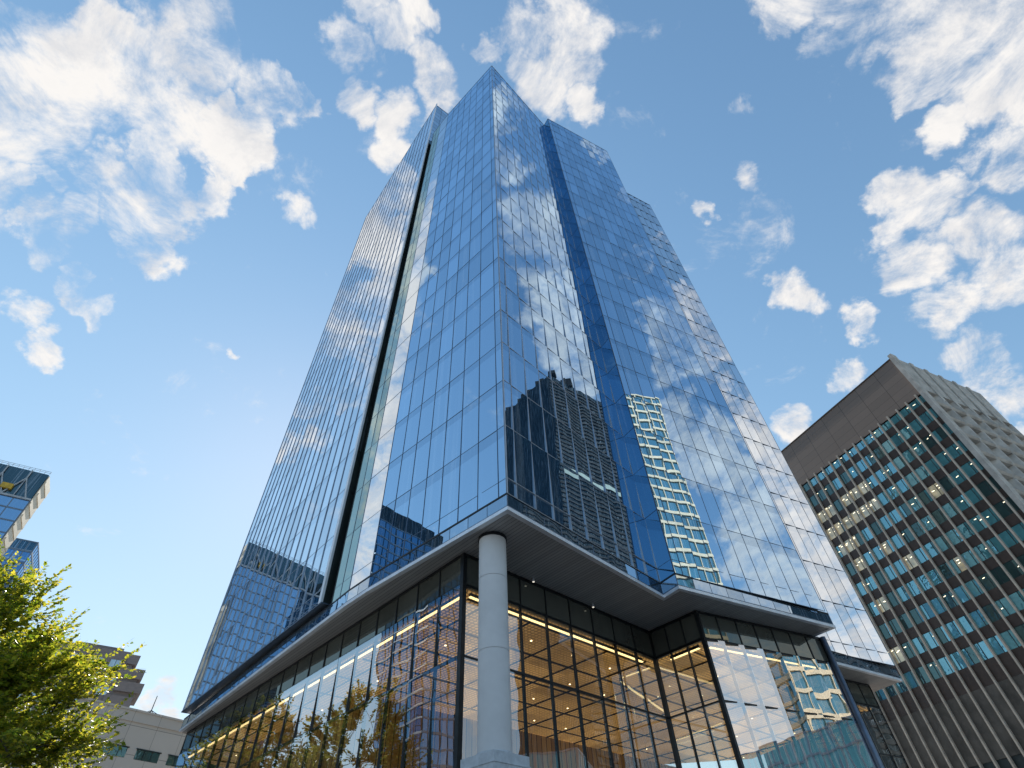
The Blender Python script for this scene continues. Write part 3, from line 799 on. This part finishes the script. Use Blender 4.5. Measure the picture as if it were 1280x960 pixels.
# ------------------------------------------------------------------ trees
def leaf_mat(name='summer_leaf', k=1.):
    g = mat(name); rnd = g.n('NewGeometry').outputs['Random Per Island']
    c = g.ramp(rnd, [(0., (.030, .060, .010)), (.45, (.060, .095, .012)), (.8, (.11, .13, .014)), (1., (.18, .165, .018))])
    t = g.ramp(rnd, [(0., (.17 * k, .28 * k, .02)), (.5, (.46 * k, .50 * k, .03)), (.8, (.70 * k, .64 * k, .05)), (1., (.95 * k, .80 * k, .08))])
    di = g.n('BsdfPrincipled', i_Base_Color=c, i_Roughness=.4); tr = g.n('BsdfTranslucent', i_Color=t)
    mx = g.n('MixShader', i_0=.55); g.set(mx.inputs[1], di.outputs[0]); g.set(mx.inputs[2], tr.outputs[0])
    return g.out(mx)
M['leaf'] = leaf_mat(); M['leaf_dimmed'] = leaf_mat('dimmed_leaf', .36); M['bark'] = simple('grey_bark', (.09, .075, .06), .9, 0, .25, 3., .02, 10)  # second leaf: same leaf, translucent colour dimmed to darken the mirrored trees
def grow_tree(seed, cen, rad, ntwig, lsize, base, dense=1.):
    """cen, rad: crown ellipsoid relative to the foot"""
    r = random.Random(seed); tk = MB(); lf = MB()
    cen = Vector(cen); hub = Vector((cen.x * .25, cen.y * .25, cen.z - rad[2] * .75))
    tk.tube((0, 0, -.1), hub * .5, base, base * .75, 10); tk.tube(hub * .5, hub, base * .75, base * .6, 10)
    tips = []
    def rp(lo, hi):
        while True:
            v = Vector((r.uniform(-1, 1), r.uniform(-1, 1), r.uniform(-.75, 1)))
            if lo < v.length < hi: return Vector((v.x * rad[0], v.y * rad[1], v.z * rad[2])) + cen
    limbs = []
    for k in range(11):
        e = rp(.4, .75); mid = hub.lerp(e, .5) + Vector((r.uniform(-.4, .4), r.uniform(-.4, .4), .5))
        tk.tube(hub, mid, base * .42, base * .27, 7); tk.tube(mid, e, base * .27, base * .1, 7)
        limbs += [hub.lerp(mid, t) for t in (.6, 1)] + [mid.lerp(e, t) for t in (.35, .7, 1)]
    brs = []
    for k in range(150):
        e = rp(.35, 1.0); s_ = min(limbs, key=lambda q: (q - e).length + r.uniform(0, 1.2))
        m_ = s_.lerp(e, .55) + Vector((r.uniform(-.25, .25), r.uniform(-.25, .25), r.uniform(0, .4)))
        tk.tube(s_, m_, base * .09, base * .055, 5, cap=False); tk.tube(m_, e, base * .055, base * .025, 5, cap=False)
        brs += [m_, m_.lerp(e, .5), e, e]
    for k in range(ntwig):
        s_ = r.choice(brs) + Vector((r.gauss(0, .25), r.gauss(0, .25), r.gauss(0, .2)))
        out = (s_ - cen); out.z *= .6
        d = (out.normalized() * .9 + Vector((r.gauss(0, .5), r.gauss(0, .5), r.gauss(.55, .45)))).normalized()
        ln = r.uniform(.6, 1.45) * (rad[0] / 5.); e = s_ + d * ln
        tk.tube(s_, e, base * .022, base * .010, 3, cap=False)
        side = d.cross(Vector((0, 0, 1))); side = side.normalized() if side.length > .1 else Vector((1, 0, 0))
        nl = int(r.randint(13, 22) * dense)
        for j in range(nl):
            t = (j + .5) / nl; b = s_.lerp(e, t) + Vector((0, 0, -.10 * t * t * ln))
            sg = 1 if j % 2 else -1
            ax = (side * sg * r.uniform(.5, 1.) + d * r.uniform(.2, .8) + Vector((r.gauss(0, .3), r.gauss(0, .3), r.gauss(-.1, .3)))).normalized()
            nr = (Vector((r.gauss(0, .45), r.gauss(0, .45), 1)) - ax * ax.z).cross(ax)
            if nr.length < .01: continue
            nr.normalize(); L = lsize * r.uniform(.7, 1.25); w = L * .36
            up = ax.cross(nr) * (L * .07)
            lf.face([b, b + ax * (L * .45) - nr * w + up, b + ax * L, b + ax * (L * .45) + nr * w + up])
    return tk, lf
def plant(name, foot, label, seed, cen, rad, ntwig, lsize, base, group=None, leaf='leaf', dense=1.):
    t = thing(name, (0, 0, 0), label, 'tree', group)
    tk, lf = grow_tree(seed, cen, rad, ntwig, lsize, base, dense)
    tk.build('trunk', M['bark'], t); lf.build('crown', M[leaf], t)
    t.location = foot; return t
tp = at_d(-126, 940, 1.5)
t_a = plant('broadleaf_tree', (tp.x, tp.y, 0), 'sunlit yellow green broadleaf tree in the bottom left corner of the view', 4, (0, 0, 6.5), (4.75, 4.75, 5.4), 4300, .15, .28, 'street trees', dense=1.6)
def tree_on(px, k, zh):
    h, r = refl(px, L0, La, 0, 1.6); q = r.xy.normalized() * k + V2(h.x, h.y); return (q.x * S, q.y * S, 0)
t_b = plant('broadleaf_tree', tree_on((340, 840), 3.1, 0), 'broad tree mirrored in the left lobby glass, farther from the round column', 9, (0, 0, 18.5), (10, 10, 11.5), 1700, .40, .45, 'street trees', 'leaf_dimmed', 1.5)
t_c = plant('broadleaf_tree', tree_on((455, 850), 2.6, 0), 'leafy tree mirrored in the left lobby glass, nearest the round column', 15, (0, 0, 15.5), (8, 8, 10.5), 1500, .36, .4, 'street trees', 'leaf_dimmed', 1.5)

# ------------------------------------------------------------------ ground
m = MB(); R_ = 2500
m.face([(-R_, -R_, 0), (R_, -R_, 0), (R_, R_, 0), (-R_, R_, 0)])
structure('ground', m, fbm_panels('plaza_paving', (.34, .33, .31), (.42, .40, .38), 1.2, 1.2, (.2, .2, .2)))
m = MB(); a_ = math.radians(-45)
m.box(-30, 16, .006, 300, 11, .004, rot=math.radians(135)); structure('road', m, simple('asphalt', (.05, .05, .052), .9, 0, .15, 3.))

# ------------------------------------------------------------------ sky
wd = bpy.data.worlds.new('World'); SC.world = wd; wd.use_nodes = True
g = N.__new__(N); g.t = wd.node_tree; g.t.nodes.clear(); g.mat = wd
BL = []
def blob(x, y, r, wt=1.):
    d = ray(x, y); c = 1 / d.length; d = d.normalized()
    BL.append((d, r * 1.0 * (c ** 1.4) / F, wt))
def rblob(x, y, r, P, Q, bias=0., lean=0., wt=1.):
    d0 = ray(x, y); c = 1 / d0.length
    _, d = refl((x, y), P, Q, bias, lean); BL.append((d.normalized(), r * 1.50 * (c ** 1.4) / F, wt * 1.2))
for b in [(185, 60, 80), (265, 45, 70), (325, 105, 66), (205, 150, 78), (300, 175, 58), (225, 240, 52), (205, 312, 36), (130, 20, 44), (372, 112, 30), (150, 110, 50),
          (105, 262, 46), (85, 310, 38), (62, 222, 38), (18, 145, 40), (15, 215, 40), (12, 272, 34), (120, 362, 16),
          (30, 385, 36), (48, 425, 30), (376, 266, 22), (445, 62, 46), (432, 122, 36), (505, 50, 48), (545, 105, 44), (485, 150, 40), (495, 195, 38), (470, 10, 40), (530, 20, 30),
          (655, 40, 58), (720, 62, 56), (738, 122, 36), (682, 108, 56), (700, 8, 50), (612, 62, 26), (650, 90, 36),
          (1040, 52, 48), (1028, 102, 34), (1085, 18, 52), (1150, 60, 34), (1205, 20, 52), (1262, 30, 44), (1140, 120, 30),
          (1245, 120, 48), (1262, 195, 56), (1185, 155, 36), (1152, 252, 54), (1108, 242, 32), (1222, 300, 64), (1140, 335, 50), (1262, 352, 58), (1185, 390, 50), (1122, 298, 38),
          (990, 366, 32), (1022, 378, 18), (1068, 408, 28), (1062, 466, 28), (990, 528, 32), (942, 210, 20), (890, 266, 12), (935, 125, 20), (960, 20, 18),
          (1225, 462, 50), (1262, 488, 44), (1278, 540, 34), (212, 862, 34), (188, 882, 26), (225, 905, 30), (273, 438, 8), (1200, 230, 30)]:
    if b[0] < 380 and b[1] < 330: b = (b[0], b[1], b[2] * .86)
    blob(*(b if b[2] > 22 else (b[0], b[1], b[2] * 1.25, .62)))
for x, y, r in [(628, 150, 26), (632, 200, 22), (650, 275, 34), (690, 300, 40), (715, 250, 30), (660, 330, 28), (735, 330, 34), (680, 390, 34), (745, 395, 40), (760, 440, 30), (700, 440, 30), (730, 480, 30), (770, 480, 30)]:
    rblob(x, y, r, A, B, 1.9, 1.2)
for x, y, r in [(840, 410, 32), (870, 450, 26), (825, 380, 20), (880, 555, 44), (920, 600, 40), (850, 530, 34), (920, 650, 34), (960, 690, 22), (1000, 740, 34), (960, 750, 26), (1020, 700, 20)]:
    rblob(x, y, r, C_, D, .9)
for x, y, r in [(830, 310, 20), (860, 370, 26), (890, 440, 26), (950, 560, 36), (990, 630, 44), (1030, 700, 46), (1060, 760, 44), (1090, 810, 30), (920, 500, 24)]:
    rblob(x, y, r, E0, Fp, 3.6)
for x, y, r in [(500, 225, 26), (480, 262, 18), (470, 300, 26), (500, 290, 18), (430, 405, 34), (470, 420, 24), (400, 420, 26), (450, 490, 30), (390, 495, 20), (470, 370, 20), (420, 330, 20), (455, 270, 14), (370, 505, 18), (430, 300, 16)]:
    rblob(x, y, r, J, I)
for x, y, r in [(535, 270, 40), (515, 360, 44), (500, 430, 44), (480, 520, 46), (470, 610, 46), (455, 690, 46)]:
    rblob(x, y, r, Hh, G, wt=.85)
for x, y, r in [(905, 840, 50), (950, 870, 54), (985, 850, 44), (930, 910, 40), (990, 900, 36), (1010, 820, 30)]:
    rblob(x, y, r, Lc, Ld, 6.5)
geo = g.n('TexCoord').outputs['Generated']
nv = g.n('VectorMath', operation='NORMALIZE'); g.set(nv.inputs[0], geo); dirv = nv.outputs[0]
# warp the look-up direction so that the puffs are not round
wz = g.n('TexNoise', i_Vector=dirv, i_Scale=7., i_Detail=4., i_Roughness=.6).outputs['Color']
ws = g.n('VectorMath', operation='SUBTRACT'); g.set(ws.inputs[0], wz); ws.inputs[1].default_value = (.5, .5, .5)
wm = g.n('VectorMath', operation='SCALE'); g.set(wm.inputs[0], ws.outputs[0]); wm.inputs['Scale'].default_value = .13
wa = g.n('VectorMath', operation='ADD'); g.set(wa.inputs[0], dirv); g.set(wa.inputs[1], wm.outputs[0])
wz2 = g.n('TexNoise', i_Vector=dirv, i_Scale=26., i_Detail=5., i_Roughness=.6).outputs['Color']
ws2 = g.n('VectorMath', operation='SUBTRACT'); g.set(ws2.inputs[0], wz2); ws2.inputs[1].default_value = (.5, .5, .5)
wm2 = g.n('VectorMath', operation='SCALE'); g.set(wm2.inputs[0], ws2.outputs[0]); wm2.inputs['Scale'].default_value = .055
wb = g.n('VectorMath', operation='ADD'); g.set(wb.inputs[0], wa.outputs[0]); g.set(wb.inputs[1], wm2.outputs[0])
wn_ = g.n('VectorMath', operation='NORMALIZE'); g.set(wn_.inputs[0], wb.outputs[0])
acc = None
for d, r, wt in BL:
    dp = g.n('VectorMath', operation='DOT_PRODUCT'); g.set(dp.inputs[0], wn_.outputs[0]); dp.inputs[1].default_value = d
    k = 2 / (r * r)
    v = g.math('MULTIPLY_ADD', dp.outputs['Value'], k * wt, (1 - k) * wt)
    acc = g.math('MAXIMUM', acc if acc is not None else 0., v)
sz = g.n('SeparateXYZ', i_0=dirv).outputs[2]
den = g.math('ADD', g.math('MAXIMUM', sz, 0.), .35)
pl_ = g.n('VectorMath', operation='DIVIDE'); g.set(pl_.inputs[0], dirv); g.set(pl_.inputs[1], g.n('CombineXYZ', i_0=den, i_1=den, i_2=den).outputs[0])
def cl_noise(vec, sc, det): return g.n('TexNoise', i_Vector=vec, i_Scale=sc, i_Detail=det, i_Roughness=.64, i_Lacunarity=2.1, i_Distortion=.5).outputs[0]
n1 = cl_noise(pl_.outputs[0], 6.5, 12.)
off = g.n('VectorMath', operation='ADD'); g.set(off.inputs[0], pl_.outputs[0])
off.inputs[1].default_value = (math.sin(SUN_AZ) * .035, math.cos(SUN_AZ) * .035, .02)
n2 = cl_noise(off.outputs[0], 6.5, 8.)
n3 = cl_noise(pl_.outputs[0], 21., 8.)
dens = g.math('MULTIPLY_ADD', g.math('SUBTRACT', n1, .5), 2.8, g.math('MULTIPLY', g.math('MINIMUM', acc, .72), 1.05))
dens = g.math('MULTIPLY_ADD', g.math('SUBTRACT', n3, .5), 1.05, dens)
al = g.n('MapRange', interpolation_type='SMOOTHSTEP', i_Value=dens); al.inputs[1].default_value = .24; al.inputs[2].default_value = 1.12
alpha = al.outputs[0]
lit = g.n('MapRange', i_Value=g.math('SUBTRACT', n1, n2)); lit.inputs[1].default_value = -.14; lit.inputs[2].default_value = .10
thick = g.n('MapRange', i_Value=dens); thick.inputs[1].default_value = .7; thick.inputs[2].default_value = 1.5
shade = g.math('MULTIPLY_ADD', lit.outputs[0], .65, g.math('MULTIPLY_ADD', thick.outputs[0], -.22, .46), clamp=True)
CK = 4.75
cc_ = g.mix(shade, (CK * .58, CK * .62, CK * .70), (CK * 1.03, CK * 1.0, CK * .97))
sky = g.n('TexSky', sky_type='NISHITA'); sky.sun_disc = False; sky.sun_elevation = SUN_EL; sky.sun_rotation = SUN_AZ
sky.altitude = 50; sky.air_density = 1.0; sky.dust_density = .06; sky.ozone_density = 1.6
hs = g.n('HueSaturation', i_Saturation=1.0, i_Value=1.0, i_Color=sky.outputs[0])
hs = g.n('Gamma', i_Color=hs.outputs[0], i_Gamma=1.12)
hs = g.n('HueSaturation', i_Hue=.494, i_Saturation=1.06, i_Value=1.58, i_Color=hs.outputs[0])
sc1 = g.n('VectorMath', operation='MULTIPLY_ADD'); g.set(sc1.inputs[0], hs.outputs[0]); sc1.inputs[1].default_value = (.118, .115, .110); sc1.inputs[2].default_value = (1, 1, 1)
sc2 = g.n('VectorMath', operation='DIVIDE'); g.set(sc2.inputs[0], hs.outputs[0]); g.set(sc2.inputs[1], sc1.outputs[0])
skc = g.mix(alpha, sc2.outputs[0], cc_)
bg = g.n('Background', i_Color=skc, i_Strength=.11)
wo = g.n('OutputWorld'); g.set(wo.inputs[0], bg.outputs[0])
wd.cycles.sampling_method = 'MANUAL'; wd.cycles.sample_map_resolution = 512

sl = bpy.data.lights.new('sun', 'SUN'); sl.energy = 4.0; sl.angle = math.radians(.5); sl.color = (1., .93, .82)
so = bpy.data.objects.new('sun', sl); COL.objects.link(so)
sd = Vector((math.sin(SUN_AZ) * math.cos(SUN_EL), math.cos(SUN_AZ) * math.cos(SUN_EL), math.sin(SUN_EL)))
so.rotation_euler = sd.to_track_quat('Z', 'Y').to_euler(); so.location = (0, 0, 200)

# ------------------------------------------------------------------ camera
cam = bpy.data.cameras.new('camera'); co = bpy.data.objects.new('camera', cam); COL.objects.link(co)
cam.sensor_width = 36.; cam.sensor_fit = 'HORIZONTAL'; cam.lens = F / 1280 * 36; cam.clip_end = 6000; cam.clip_start = .1
rt = Vector((1, 0, 0)); fw = Vector((0, math.cos(PITCH), math.sin(PITCH))); up = Vector((0, -math.sin(PITCH), math.cos(PITCH)))
c, s = math.cos(ROLL), math.sin(ROLL)
R = rt * c - up * s; U = rt * s + up * c
mw = Matrix(((R.x, U.x, -fw.x, 0), (R.y, U.y, -fw.y, 0), (R.z, U.z, -fw.z, EYE), (0, 0, 0, 1)))
co.matrix_world = mw; SC.camera = co
SC.cycles.max_bounces = 10; SC.cycles.transparent_max_bounces = 12; SC.cycles.glossy_bounces = 6; SC.cycles.diffuse_bounces = 3
SC.cycles.sample_clamp_indirect = 6.; SC.cycles.use_denoising = True
vs = SC.view_settings; vs.view_transform = 'Standard'; vs.look = 'None'; vs.exposure = .85; vs.gamma = 1.; vs.use_curve_mapping = False
